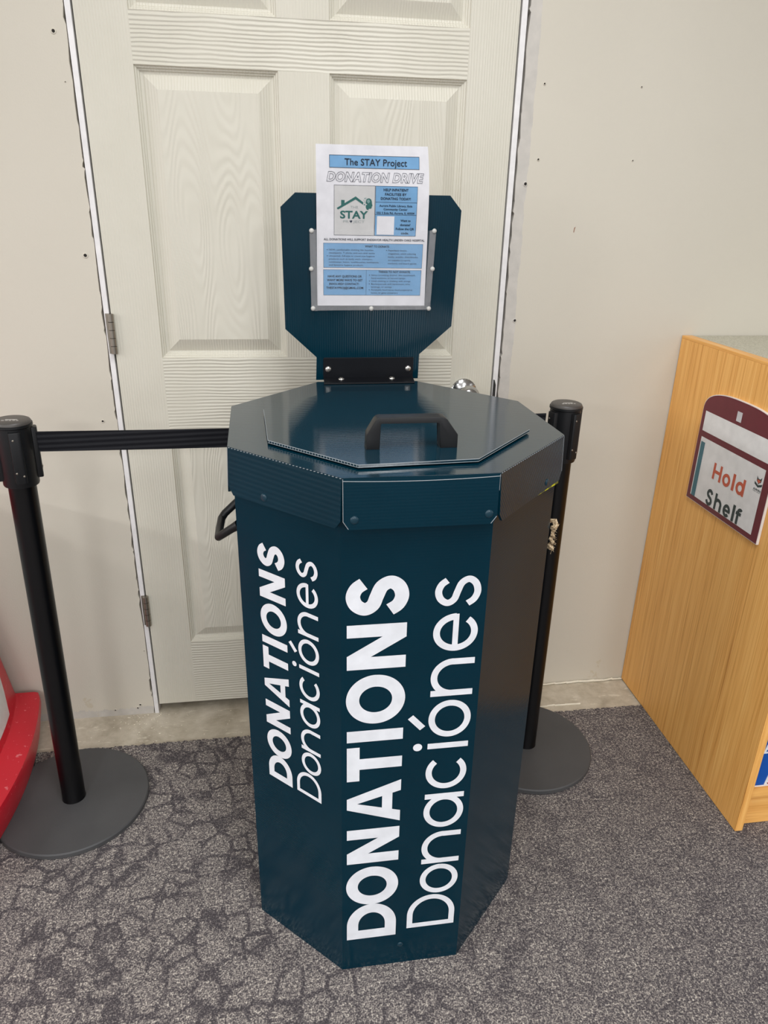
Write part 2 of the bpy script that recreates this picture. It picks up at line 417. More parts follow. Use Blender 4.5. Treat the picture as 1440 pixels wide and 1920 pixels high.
def glyph(ch, W, t, xh=0.76):
    th = t*0.94
    if ch == 'I' or ch == 'l': return rect(0, 0, W, 1)
    if ch == 'H': return rect(0, 0, t, 1)+rect(W-t, 0, W, 1)+rect(t, 0.5-th/2, W-t, 0.5+th/2)
    if ch == 'T': return rect(0, 1-th, W, 1)+rect(W/2-t/2, 0, W/2+t/2, 1-th)
    if ch == 'N':
        d = t*1.12
        return rect(0, 0, t, 1)+rect(W-t, 0, W, 1)+[[(0.0, 1), (d, 1), (W, 0), (W-d, 0)]]
    if ch == 'A':
        k = t*1.06; yb = 0.25; x = lambda y: (W/2-k/2)*y
        return [[(0, 0), (k, 0), (W/2+k*0.22, 1), (W/2-k/2, 1)], [(W, 0), (W-k, 0), (W/2-k*0.22, 1), (W/2+k/2, 1)],
                [(x(yb-.06)+k*.5, yb-th*0.42), (W-x(yb-.06)-k*.5, yb-th*0.42), (W-x(yb)-k*.6, yb+th*0.42), (x(yb)+k*.6, yb+th*0.42)]]
    if ch == 'D':
        rx = W*0.60
        o = [(0, 0)]+[(W-rx+rx*math.cos(math.radians(a)), 0.5+0.5*math.sin(math.radians(a))) for a in range(-90, 91, 5)]+[(0, 1)]
        ix = rx-t
        i_ = [(t, th)]+[(W-rx+ix*math.cos(math.radians(a)), 0.5+(0.5-th)*math.sin(math.radians(a))) for a in range(-90, 91, 5)]+[(t, 1-th)]
        return [[o[k], o[k+1], i_[k+1], i_[k]] for k in range(len(o)-1)]+rect(0, 0, t, 1)
    if ch == 'O': return ring(W/2, 0.5, W/2, 0.515, t, th=th)
    if ch in 'Ss':
        H = 1.0 if ch == 'S' else xh
        a, b = W-t, H-th; P_ = [(.93, .80), (.77, .95), (.5, 1.02), (.22, .95), (.07, .77), (.2, .60), (.5, .515), (.82, .41), (.95, .22), (.79, .045), (.48, -.02), (.19, .06), (.02, .23)]
        return strip(smooth_path([(t/2+x*a, th/2+y*b) for x, y in P_]), t*0.96)
    if ch == 'o': return ring(W/2, xh/2, W/2, xh/2+0.01, t, th=th)
    if ch == 'c': return ring(W*0.52, xh/2, W*0.52, xh/2+0.01, t, 42, 318, th)
    if ch == 'e': return ring(W/2, xh/2, W/2, xh/2+0.01, t, 0, 322, th)+rect(t*0.6, xh/2-th*0.42, W-0.01, xh/2+th*0.42)
    if ch == 'a': return ring((W-t*.3)/2, xh/2, (W-t*.3)/2, xh/2+0.01, t, th=th)+rect(W-t, 0, W, xh)
    if ch == 'd': return ring((W-t*.15)/2, xh/2, (W-t*.15)/2, xh/2+0.01, t, th=th)+rect(W-t, 0, W, 1)
    if ch in 'nh':
        H = xh if ch == 'n' else 1.0; ry = min(W/2, 0.42)
        return rect(0, 0, t, H)+ring(W/2, xh-ry+0.01, W/2, ry, t, 0, 180, th)+rect(W-t, 0, W, xh-ry+0.012)
    if ch == 'i':
        m = W/2
        return rect(m-t/2, 0, m+t/2, xh)+[[(m+.085*math.cos(2*math.pi*k/20), 0.945+.085*math.sin(2*math.pi*k/20)) for k in range(20)]]
    if ch == 'f':
        return rect(W*.36-t/2, 0, W*.36+t/2, .78)+ring(W*.36+.27-t/2, .74, .27, .26, t, 48, 180, th)+rect(0, xh-th, W*.92, xh)
    if ch == 'acute': return strip([(0.235, 0.87), (0.50, 1.10)], 0.125)
    raise KeyError(ch)
def letters(bm, items, t, F, mat=0, xh=0.76, cap=1.0, lift=0.0):
    """items: (char, start, end) along the reading direction in metres; F(a, b) -> 3-D point"""
    for ch, a0, a1 in items:
        W = (a1-a0)/cap
        p0 = Vector(F(0, 0)); nrm = (Vector(F(1, 0))-p0).cross(Vector(F(0, 1))-p0).normalized()
        for iq, q in enumerate(glyph(ch, W, t, xh)):
            vsx = [bm.verts.new(Vector(F(a0+x*cap, y*cap))+nrm*iq*3e-6) for x, y in q]
            bm.faces.new(vsx).material_index = mat
def flat(bm, polys, F, mat=0):
    for q in polys:
        bm.faces.new([bm.verts.new(F(*p)) for p in q]).material_index = mat
def text_polys(body, bold=0.0, outline=0.0, shear=0.0, space=1.0):
    """2-D vertices and faces of a line of text, normalised to start at 0, cap height 1"""
    cu = bpy.data.curves.new('txt', 'FONT'); cu.body = body; cu.size = 1.0; cu.offset = bold; cu.shear = shear
    cu.space_character = space; cu.resolution_u = 3
    if outline: cu.fill_mode = 'NONE'; cu.bevel_depth = outline; cu.bevel_resolution = 0
    o = bpy.data.objects.new('txt', cu); COL.objects.link(o)
    bpy.context.view_layer.update()
    me = bpy.data.meshes.new_from_object(o.evaluated_get(bpy.context.evaluated_depsgraph_get()))
    V = [(v.co.x, v.co.y) for v in me.vertices]; Fc = [tuple(p.vertices) for p in me.polygons]
    bpy.data.objects.remove(o); bpy.data.curves.remove(cu); bpy.data.meshes.remove(me)
    return V, Fc
CAPH = 0.729
def put_text(bm, body, x0, x1, y, capheight, F, mat=0, center=None, **kw):
    """fit a line between x0 and x1 (x1 None keeps proportions), baseline at y"""
    V, Fc = text_polys(body, **kw)
    if not V: return
    mn = min(v[0] for v in V); mx = max(v[0] for v in V)
    sy = capheight/CAPH; sx = (x1-x0)/(mx-mn) if x1 is not None else sy
    if center is not None: x0 = center-(mx-mn)*sx/2
    vs_ = [bm.verts.new(F(x0+(vx-mn)*sx, y+vy*sy)) for vx, vy in V]
    for fc in Fc:
        try: bm.faces.new([vs_[i] for i in fc]).material_index = mat
        except ValueError: pass

# ================================================================== THE SETTING
W = 0.914
XL, XR = -0.0160, 0.9345          # edges of the drywall opening
# back wall with door opening and ragged cut edges
bm = bmesh.new()
def ragged(x, z0, z1, s):
    pts = []; z = z0
    while z < z1:
        pts.append((x+s*random.choice((-0.0012, 0, .0006, .0012, .0026))+s*random.uniform(0, .0012), z)); z += random.choice((.004, .006, .012, .022, .035))
    pts.append((x, z1)); return pts
eL = ragged(XL, -0.004, 2.06, -1); eR = ragged(XR, -0.012, 2.06, 1)
left = [(-9.0, -0.012), (-0.25, -0.012), (-0.12, -0.004)]+[(p[0], p[1]) for p in eL]+[(XL, 2.76), (-9.0, 2.76)]
right = [(9.0, -0.012), (9.0, 2.76), (XR, 2.76)]+[(p[0], p[1]) for p in eR[::-1]]
top = [(XL, 2.06), (XR, 2.06), (XR, 2.76), (XL, 2.76)]
for poly in (left, right, top):
    prism(bm, [(x, 0, z) for x, z in poly], (0, 0.10, 0))
wall = struct(link('wall_back', bm, WALL))
for (x, z, rad) in ((-0.041, 1.6668, .0045), (-0.0374, 1.2461, .005), (0.9822, 1.6159, .0026), (1.21, 1.6186, .002), (0.9837, 1.4654, .003),
                    (1.2128, 1.4694, .002), (0.9584, 1.4136, .0048), (0.9617, 1.105, .0045), (-0.0485, 0.868, .0035), (-0.052, 0.029, .004),
                    (-0.06, 0.0185, .0035), (-0.122, 0.0165, .003), (-0.031, 1.58, .0012), (-0.022, .21, .002)):
    bm = bmesh.new()
    rad *= .68
    lathe(bm, [(0, .0002), (rad, .0002), (rad*1.15, .0016), (rad*1.7, .0012), (rad*2.0, -0.0006)], (x, 0, z), '-Y', 14)
    for fc in bm.faces: fc.material_index = 0 if max(math.hypot(v.co.x-x, v.co.z-z) for v in fc.verts) < rad*1.02 else 1
    o = struct(link('screw_hole', bm, [HOLE, WALL], wall))
bm = bmesh.new()   # small chip with red core on the right wall
prism(bm, [(1.088, -.0001, 1.312), (1.0895, -.0001, 1.3105), (1.0905, -.0001, 1.318), (1.092, -.0001, 1.3235), (1.089, -.0001, 1.3215)], (0, -.0006, 0))
struct(link('paint_chip', bm, plain('chip_brown', srgb(150, 110, 90), .8), wall))

bm = bmesh.new(); box(bm, (-9, -9.0, -0.06), (9, -0.1395, 0.0))
struct(link('floor', bm, CARPET))
bm = bmesh.new()   # ragged carpet edge fibres
for i in range(620):
    x = random.uniform(-.6, 1.42); y = -0.1395+random.uniform(0, .0045); s = random.uniform(.002, .005)
    box(bm, (x-s, -0.142, -.004), (x+s, y, random.uniform(-.001, .0012)))
struct(link('trim_1', bm, CARPET))
bm = bmesh.new(); box(bm, (-9, -0.14, -0.06), (9, 0.4, -0.004))
struct(link('trim_2', bm, CONC))
bm = bmesh.new()   # old caulk line along the foot of the wall, right of the door
x = 0.95
while x < 1.405:
    L = random.uniform(.03, .07); yy = random.uniform(-.004, 0)
    tube(bm, [(x, -.003+yy, .0+random.uniform(-.002, .002)), (x+L/2, -.004+yy, .001), (min(x+L, 1.405), -.003, random.uniform(-.002, .002))], random.uniform(.0022, .0036), 6); x += L*0.93
x = 1.06
while x < 1.2:
    L = random.uniform(.02, .05)
    tube(bm, [(x, -.105+random.uniform(-.002, .002), -.003), (x+L, -.104+random.uniform(-.002, .002), -.003)], .0026, 6); x += L
struct(link('trim_3', bm, plain('old_caulk', srgb(236, 231, 214), .8)))
bm = bmesh.new()
for i in range(85):
    if random.random() < .75: x, y = random.gauss(-.05, .05), -abs(random.gauss(.03, .045))
    else: x, y = random.uniform(-.12, .28), random.uniform(-.135, -.01)
    if y < -.137 or y > -.002: continue
    s = random.uniform(.0008, .0026)
    res = bmesh.ops.create_icosphere(bm, subdivisions=1, radius=s)
    bmesh.ops.scale(bm, vec=(random.uniform(.7, 1.6), random.uniform(.7, 1.4), .7), verts=res['verts'])
    bmesh.ops.translate(bm, vec=(x, y, -.004+s*.5), verts=res['verts'])
tag(link('plaster_crumbs', bm, CRUMB), 'scattered pale plaster crumbs on the bare concrete strip by the door', 'debris', None, 'stuff')
bm = bmesh.new(); box(bm, (-9, -9.0, 2.76), (9, 0.1, 2.82)); struct(link('ceiling', bm, CEIL))

# door frame (jambs) and dark sheet painting the shade in the gaps
bm = bmesh.new()
box(bm, (-0.0138, -0.0015, -0.004), (-0.0025, 0.10, 2.05), .0008); box(bm, (W+.0035, -0.0015, -0.004), (W+.0160, 0.10, 2.05), .0008)
box(bm, (-0.0138, -0.0015, 2.036), (W+.016, 0.10, 2.05), .0008)
struct(link('trim_4', bm, JAMB))
bm = bmesh.new(); box(bm, (-.2, .101, -.004), (1.1, .14, 2.3)); struct(link('gap_shade_backing', bm, DARK))
# the door: stiles and rails, six raised panels
cols = [(0.1060, 0.3985), (0.5070, 0.8065)]
rows = [(0.229, 0.842), (1.0186, 1.6163), (1.711, 1.912)]
zb, zt, xa, xb = 0.027, 2.033, 0.0015, W-0.0005
door = thing('door_1', 'cream six-panel interior door closed in a white jamb', 'door', (W/2, 0.02, 0))
door['kind'] = 'structure'
bm = bmesh.new()
def quadf(bm, x0, z0, x1, z1, y=0.0, mat=0):
    bm.faces.new([bm.verts.new((x, y, z)) for x, z in ((x0, z0), (x1, z0), (x1, z1), (x0, z1))]).material_index = mat
for x0, x1 in ((xa, cols[0][0]), (cols[1][1], xb)): quadf(bm, x0, zb, x1, zt, 0, 0)
zz = [zb]+[v for rw in rows for v in rw]+[zt]
for i in range(0, 8, 2): quadf(bm, cols[0][0], zz[i], cols[1][1], zz[i+1], 0, 1)
for rw in rows: quadf(bm, cols[0][1], rw[0], cols[1][0], rw[1], 0, 0)
for (p, q) in (((xa, zb), (xb, zb)), ((xb, zb), (xb, zt)), ((xb, zt), (xa, zt)), ((xa, zt), (xa, zb))):
    bm.faces.new([bm.verts.new(v) for v in ((p[0], 0, p[1]), (q[0], 0, q[1]), (q[0], .035, q[1]), (p[0], .035, p[1]))])
quadf(bm, xa, zb, xb, zt, .035)
inplace(struct(link('door_frame', bm, [DOORV, DOORH])), door)
PROF = [(0, 0), (.0014, .0040), (.0044, .0052), (.0056, .0088), (.0086, .0100), (.0100, .0130), (.0130, .0140), (.0150, .0142), (.0400, .0026), (.0430, .0013)]
for cx in cols:
    for rw in rows:
        bm = bmesh.new(); rings = []
        for o_, d_ in PROF:
            rings.append([bm.verts.new((x, d_, z)) for x, z in ((cx[0]+o_, rw[0]+o_), (cx[1]-o_, rw[0]+o_), (cx[1]-o_, rw[1]-o_), (cx[0]+o_, rw[1]-o_))])
        for A, B in zip(rings, rings[1:]):
            for k in range(4): bm.faces.new((A[k], A[(k+1) % 4], B[(k+1) % 4], B[k])).material_index = 1
        bm.faces.new(rings[-1]).material_index = 0
        inplace(struct(link('door_panel', bm, [PANEL, DOORV])), door)
for z0 in (0.2935, 1.0305, 1.775):
    bm = bmesh.new()
    for k in range(5):
        tube(bm, [(.0005, -.0075, z0+k*.0182+.0006), (.0005, -.0075, z0+k*.0182+.0176)], .0072, 14)
    box(bm, (-.0115, -.0026, z0), (-.002, .004, z0+.091)); box(bm, (.0015, -.0012, z0), (.004, .004, z0+.091))
    o = inplace(struct(link('door_hinge', bm, NICKEL, None, True)), door)
bm = bmesh.new()
lathe(bm, [(.0335, 0), (.0335, .003), (.030, .007), (.0125, .011), (.0115, .028), (.020, .036), (.0265, .046), (.0275, .056), (.0255, .066), (.018, .0735), (.008, .0765), (0, .077)], (.842, 0, .928), '-Y', 36)
for k in range(30):
    a = 2*math.pi*k/30
    tube(bm, [(.842+.0325*math.cos(a), -.001, .928+.0325*math.sin(a)), (.842+.0315*math.cos(a), -.006, .928+.0315*math.sin(a))], .0014, 6)
inplace(struct(link('door_knob', bm, CHROME, None, True)), door)
bm = bmesh.new()
prism(bm, [(W+.0045, -.002, .885), (W+.0045, -.002, .957), (W+.007, -.002, .9575), (W+.0105, -.002, .945), (W+.0115, -.002, .885)], (0, -.0014, 0))
tube(bm, [(W+.0045, -.0025, .9575), (W+.007, -.0035, .957), (W+.0105, -.0035, .945), (W+.0115, -.0035, .888)], .0011, 6)
inplace(struct(link('strike_plate', bm, CHROME)), door)

# ================================================================== DONATION BIN
BASEP = (0.5675, -0.555, 0.0)
binT = thing('donation_bin', 'tall dark teal octagonal bin with white lettering, standing on carpet before the door', 'donation bin', BASEP)
body = [(.2998, -.6814), (.4552, -.8318), (.6803, -.8305), (.834, -.6735), (.829, -.452), (.664, -.279), (.461, -.279), (.296, -.455)]
lid = [(.2945, -.692), (.4565, -.8465), (.681, -.844), (.8405, -.673), (.834, -.447), (.667, -.262), (.4575, -.259), (.2885, -.449)]
H = 1.016
bm = bmesh.new(); prism(bm, [(x, y, 0.0) for x, y in body], (0, 0, 1.008))
bodyO = inplace(link('body', bm, COR_Z), binT)
def sub(o, part):
    """sub-part: part sits at room coordinates already, so an identity offset"""
    o.parent = part; return o
BOLD = [('D', .0813, .1711), ('O', .1705, .2655), ('N', .2761, .3569), ('A', .3697, .4626), ('T', .4666, .5378), ('I', .5488, .5717), ('O', .5848, .6797), ('N', .6910, .7723), ('S', .7847, .8577)]
LITE = [('D', .0942, .1774), ('o', .1810, .2538), ('n', .2574, .3337), ('a', .3442, .4226), ('c', .4333, .5040), ('i', .5166, .5381), ('o', .5453, .6198), ('n', .6285, .7003), ('e', .7147, .7830), ('s', .7934, .8501)]
ACC = [('acute', .5453, .6198)]
yf = lambda x: -.8318+(x-.4552)*(.0013/.2251)
Ff_b = lambda a, b: (.5567-b, yf(.5567-b)-.0006, a)
Ff_l = lambda a, b: (.6690-b, yf(.6690-b)-.0006, a)
b0 = Vector((.2998, -.6814, 0)); e01 = (Vector((.4552, -.8318, 0))-b0).normalized(); n01 = Vector((e01.y, -e01.x, 0))
if n01.y > 0: n01 = -n01
k = .617
Fl_b = lambda a, b: b0+e01*(.1032-b*k)+n01*.0006+Vector((0, 0, .3900+(a-.0813)*k))
Fl_l = lambda a, b: b0+e01*(.1712-b*k)+n01*.0006+Vector((0, 0, .3930+(a-.0942)*k*1.012))
for Fb, Fl_ in ((Ff_b, Ff_l), (Fl_b, Fl_l)):
    bm = bmesh.new(); letters(bm, BOLD, .243, Fb, cap=.0928); sub(link('bold_lettering', bm, VINYL), bodyO)
    bm = bmesh.new(); letters(bm, LITE, .125, Fl_, cap=.0915); letters(bm, ACC, .125, Fl_, cap=.0915); sub(link('slim_lettering', bm, VINYL), bodyO)
# pull handle on the left side of the body
bm = bmesh.new()
tube(bm, [(.2985, -.503, .853), (.288, -.504, .846), (.268, -.509, .829), (.262, -.516, .822), (.261, -.556, .820), (.262, -.598, .822), (.268, -.606, .829), (.288, -.617, .846), (.2985, -.620, .853)],
     [.009, .0075, .0072, .0072, .0072, .0072, .0072, .0075, .009], 12)
sub(link('side_handle', bm, BLACKP, None, True), bodyO)
bm = bmesh.new(); P_ = []
for i in range(22):
    s = i/21; P_.append((.8465+.0025*math.sin(i*1.3), -.660+.004*math.cos(i*1.1), .852-.052*s))
tube(bm, P_, [.0032+.001*math.sin(i*2.1) for i in range(22)], 8)
tube(bm, [(.832, -.655, .848), (.842, -.655, .853), (.849, -.660, .855), (.851, -.664, .848), (.846, -.667, .842)], .0038, 8)
tube(bm, [(.831, -.640, .806), (.840, -.648, .802), (.8465, -.660, .801)], .0036, 8)
for i in range(70):
    p = Vector(random.choice(P_)); d = Vector((random.uniform(-.2, 1), random.uniform(-1, .4), random.uniform(-1, 1))).normalized()*random.uniform(.005, .010)
    tube(bm, [p, p+d*.6, p+d+Vector((0, 0, -.001))], .0003, 4)
sub(link('jute_twine', bm, TWINE, None, True), bodyO)['label'] = 'frayed natural jute twine'
bm = bmesh.new(); dome(bm, (.5665, -.8315, .052), (0, -1, 0), .0055, .0022)
sub(link('rivet', bm, RIVT, None, True), bodyO)

# lid: octagonal cap with eight folded flaps
bm = bmesh.new(); prism(bm, [(x, y, H-.0045) for x, y in lid], (0, 0, .0045))
lidO = inplace(link('lid', bm, COR_Y), binT)
cen = Vector((.5655, -.553, 0))
def flap(i, zbot, splay, mat, cut=.006):
    a = Vector((*lid[i], 0)); b = Vector((*lid[(i+1) % 8], 0)); d = (b-a).normalized(); n = Vector((d.y, -d.x, 0))
    if n.dot((a+b)/2-cen) < 0: n = -n
    bm = bmesh.new()
    T = H-.0006
    def P(s, z):  # s along, z height; splays outwards towards the foot
        return a+d*s+n*(.0004+splay*(T-z)/(T-zbot))+Vector((0, 0, z))
    L = (b-a).length; g = .0012
    pts = [P(g, T), P(L-g, T), P(L-g, zbot+.012), P(L-cut-g, zbot), P(cut+g, zbot), P(g, zbot+.012)]
    prism(bm, pts, -n*.0042)
    o = sub(link('lid_flap', bm, mat), lidO)
    return P, L
flaps = []
mats8 = [COR_D, COR_Z, COR_D, COR_D, COR_D, COR_Z, COR_D, COR_D]
for i in range(8): flaps.append(flap(i, .9395, .0035, mats8[i], .009 if i in (0, 2) else .006))
# pale raw edges of the cut plastic sheet
bm = bmesh.new()
P1, L1 = flaps[1]
tube(bm, [P1(L1*s, 1.0095+.0028*(2*s-1)**2-.001) for s in [i/12 for i in range(13)]], .00055, 6)
tube(bm, [P1(.0006, 1.014), P1(.0006, .952), P1(.008, .9405)], .0005, 6); tube(bm, [P1(L1-.0006, 1.014), P1(L1-.0006, .990)], .0003, 6)
tube(bm, [P1(L1-.002, .951), P1(L1-.010, .9402)], .0005, 6)
for j in range(34):        # beads where the flutes are cut along the left and right folds
    for (Pq, Lq) in (flaps[0], flaps[2]):
        s = Lq*(j+.3)/34
        tube(bm, [Pq(s, 1.0146), Pq(s+Lq*.014, 1.0150)], .0005, 5)
P3, L3 = flaps[3]
tube(bm, [P3(.001, 1.013), P3(.001, .952)], .0006, 6)
P7, L7 = flaps[7]
tube(bm, [P7(L7-.001, 1.013), P7(L7-.001, .952)], .0005, 6)
sub(link('raw_edge', bm, RAW), lidO)['label'] = 'pale raw edges of the cut sheet'
def on(i, s, z, up=.0012):
    P, L = flaps[i]; return P(s, z)
for (i, s, z) in ((1, .0165, .954), (1, L1-.0135, .955), (0, .076, .952), (2, .172, .951)):
    a = Vector((*lid[i], 0)); b = Vector((*lid[(i+1) % 8], 0)); d = (b-a).normalized(); n = Vector((d.y, -d.x, 0))
    if n.dot((a+b)/2-cen) < 0: n = -n
    bm = bmesh.new(); dome(bm, on(i, s, z), n, .0062, .0020); sub(link('rivet', bm, RIVT, None, True), lidO)
bm = bmesh.new(); P2, L2 = flaps[2]    # checkered strip hanging out under the right flap
for j in range(9):
    s0 = L2*(.44+.06*j); s1 = L2*(.44+.06*(j+1)); h0 = .0008+.0005*j; h1 = .0008+.0005*(j+1)
    inn = Vector((-.0022, .002, 0))
    prism(bm, [P2(s0, .941)+inn, P2(s1, .941)+inn, P2(s1, .9395-h1*1.35)+inn, P2(s0, .9395-h0*1.35)+inn], (-.0006, .0006, 0), 0 if j % 2 else 1)
sub(link('tape_strip', bm, [YELL, plain('tape_olive', srgb(120, 120, 40), .6)]), lidO)['label'] = 'yellow checkered tape strip'

# the lift-up panel on the lid, with its handle
plate = [(.356, -.688), (.482, -.8145), (.6595, -.8022), (.7835, -.662), (.7835, -.500), (.660, -.378), (.475, -.378), (.3476, -.504)]
bm = bmesh.new(); prism(bm, [(x, y, H+.0030) for x, y in plate], (0, 0, .0042))
plateO = inplace(link('access_panel', bm, COR_Y), binT)
bm = bmesh.new(); Zp = H+.0072
for i in (7, 0, 1, 2):
    a = Vector((*plate[i], Zp-.0003)); b = Vector((*plate[(i+1) % 8], Zp-.0003))
    tube(bm, [a, b], .0005, 5); 
    if i != 7: tube(bm, [a-Vector((0, 0, .0038)), b-Vector((0, 0, .0038))], .0004, 5)
    if i == 0:
        for j in range(32):
            q = a.lerp(b, (j+.5)/32); tube(bm, [q, q-Vector((0, 0, .004))], .0006, 4)
sub(link('raw_edge', bm, RAW), plateO)['label'] = 'pale raw cut edge of the panel'
bm = bmesh.new()
hp = [(.501, Zp-.0003), (.502, 1.0465), (.5137, 1.0668), (.5170, 1.0703), (.5215, 1.0716), (.6130, 1.0716), (.6190, 1.0703), (.6235, 1.0668), (.6405, 1.0436), (.6405, Zp-.0003),
      (.6135, Zp-.0003), (.6130, 1.0600), (.6110, 1.0640), (.5235, 1.0640), (.5215, 1.0620), (.5215, Zp-.0003)]
prism(bm, [(x, -.748, z) for x, z in hp], (0, .023, 0), 0, .0012)
hO = sub(link('lid_handle', bm, BLACKP, None, True), plateO)

# sign board standing on a steel angle at the back of the lid, leaning a little forward
ab = math.atan(.10); BO = Vector((.5675, -.232, 1.02)); ez = Vector((0, -math.sin(ab), math.cos(ab))); nb = Vector((0, -math.cos(ab), -math.sin(ab)))
def B(u_, v_, w_=0.0): return BO+Vector((u_, 0, 0))+ez*v_+nb*w_
outline = [(-.1120, -.0062), (.1092, -.0050), (.1094, .0486), (.1752, .1085), (.1775, .3358), (.1532, .3624), (-.1478, .3614), (-.1760, .3356), (-.1740, .1031), (-.1105, .0433)]
bm = bmesh.new(); prism(bm, [B(x, v) for x, v in outline], -nb*.005)
boardO = inplace(link('sign_board', bm, COR_X), binT)
bm = bmesh.new()
zf = H+.0004
prism(bm, [(.4690, -.288, zf), (.6600, -.286, zf), (.6655, -.232, zf), (.4715, -.232, zf)], (0, 0, .0032), 0, .0008)
prism(bm, [B(-.0965, -.003, .0004), B(.0970, -.003, .0004), B(.0970, .0428, .0004), B(-.0945, .0428, .0004), B(-.0965, .0408, .0004)], nb*.0030, 0, .0007)
brO = sub(link('angle_bracket', bm, BLACKM), boardO)
def bolt(p, n, rad, h):
    bm = bmesh.new(); dome(bm, p, n, rad, h, 18)
    nn = Vector(n).normalized(); x = nn.orthogonal().normalized(); y = nn.cross(x)
    for d in (x, y): tube(bm, [Vector(p)+nn*h*.98-d*rad*.45, Vector(p)+nn*h*.98+d*rad*.45], .0006, 5, mat=1)
    return sub(link('bolt', bm, [ZINC, NICKEL], None, True), boardO)
bolt(B(-.0865, .0185, .003), nb, .0066, .0045); bolt(B(.0858, .0185, .003), nb, .0066, .0045)
bolt(Vector((.5075, -.252, zf+.003)), (0, 0, 1), .0064, .0036); bolt(Vector((.6165, -.250, zf+.003)), (0, 0, 1), .0064, .0036)
# clear pocket riveted to the board
def sheet(bm, u0, v0, u1, v1, w_, nu=10, nv=8, bulge=0.0, mat=0):
    g = [[bm.verts.new(B(u0+(u1-u0)*i/nu, v0+(v1-v0)*j/nv, w_+bulge*math.sin(math.pi*i/nu)*(j/nv))) for i in range(nu+1)] for j in range(nv+1)]
    for j in range(nv):
        for i in range(nu): bm.faces.new((g[j][i], g[j][i+1], g[j+1][i+1], g[j+1][i])).material_index = mat
bm = bmesh.new(); sheet(bm, -.1205, .144, .1262, .2985, .0078, 14, 8, .003)
pkO = sub(link('clear_pocket', bm, FILM, None, True), boardO)
bm = bmesh.new()
for poly in ([(-.1222, .2975), (-.1203, .1419), (-.1075, .1419), (-.1095, .2965)], [(.1280, .3012), (.1249, .1452), (.1128, .1452), (.1150, .2990)], [(-.1090, .1425), (.1130, .1452), (.1130, .1535), (-.1080, .1525)]):
    prism(bm, [B(x, v, .0066) for x, v in poly], nb*.0012)
sub(link('pocket_band', bm, FILMB), boardO)['label'] = 'folded clear edge of the pocket'
for (x, v) in ((-.1180, .2950), (.1240, .2982), (-.1195, .2240), (.1250, .2262), (-.1169, .1468), (.0022, .1468), (.1225, .1470)):
    bm = bmesh.new(); dome(bm, B(x, v, .0072), nb, .0046, .0036, 14); sub(link('pocket_rivet', bm, RIVW, None, True), boardO)

# ================================================================== FLYER (a sheet of its own in the pocket)
flyT = thing('flyer', 'white paper flyer with blue boxes in the clear pocket of the sign board', 'flyer', tuple(B(0, .152, .005)))
def curl(u_, v_):
    """the free top of the sheet curls back, the upper right corner most"""
    t_ = max(0.0, v_-.345)/.10
    s_ = max(0.0, (u_+.01)/.118)
    return .0052 - .007*t_*t_ - .026*t_**2*s_**1.6
def FB(lift):
    return lambda u_, v_: B(u_, v_, curl(u_, v_)+lift)
bm = bmesh.new(); nu, nv = 30, 36; g = []
for j in range(nv+1):
    row = []
    for i in range(nu+1):
        s, t_ = i/nu, j/nv
        uu = (-.1082+(-.1078+.1082)*t_)*(1-s)+(.1132+(.1085-.1132)*t_)*s
        vv = (.1520+(.4448-.1520)*t_)*(1-s)+(.1516+(.4455-.1516)*t_)*s
        row.append(bm.verts.new(FB(0)(uu, vv)))
    g.append(row)
for j in range(nv):
    for i in range(nu): bm.faces.new((g[j][i], g[j][i+1], g[j+1][i+1], g[j+1][i]))
inplace(link('sheet', bm, PAPER, None, True), flyT)
def patch(bm, u0, v0, u1, v1, F, mat=0, n=14, m=8):
    gg = [[bm.verts.new(F(u0+(u1-u0)*i/n, v0+(v1-v0)*j/m)) for i in range(n+1)] for j in range(m+1)]
    for j in range(m):
        for i in range(n): bm.faces.new((gg[j][i], gg[j][i+1], gg[j+1][i+1], gg[j+1][i])).material_index = mat
def boxline(bm, u0, v0, u1, v1, F, mat=0, t_=.0006):
    for a in ((u0, v0, u1, v0+t_), (u0, v1-t_, u1, v1), (u0, v0, u0+t_, v1), (u1-t_, v0, u1, v1)): patch(bm, *a, F, mat, 8, 8)
F1, F2, F3 = FB(.0004), FB(.0008), FB(.0012)
bm = bmesh.new(); patch(bm, -.0830, .4063, .0898, .4278, F1); boxline(bm, -.0830, .4063, .0898, .4278, F2, 1)
inplace(link('title_banner', bm, [BLUE, NAVY]), flyT)
bm = bmesh.new(); put_text(bm, 'The STAY Project', -.0544, .0652, .4112, .0118, F3, bold=.008); inplace(link('title_text', bm, NAVY), flyT)
bm = bmesh.new(); put_text(bm, 'DONATION DRIVE', -.0885, .0990, .3838, .0160, F2, outline=.014, shear=.22, space=1.06, bold=.035); inplace(link('outline_heading', bm, INK), flyT)
bm = bmesh.new(); patch(bm, -.0745, .2876, .0044, .3771, F1); boxline(bm, -.0745, .2876, .0044, .3771, F2, 1, .0005)
inplace(link('logo_field', bm, [GREYB, INK]), flyT)
bm = bmesh.new(); patch(bm, .0050, .2876, .0870, .3770, F1); boxline(bm, .0050, .2876, .0870, .3770, F2, 1, .0005)
for v in (.3486, .3262): patch(bm, .0050, v-.0003, .0870, v+.0003, F2, 1)
patch(bm, .0090, .2896, .0432, .3235, F3, 2)
inplace(link('address_box', bm, [BLUE, INK, PAPER]), flyT)
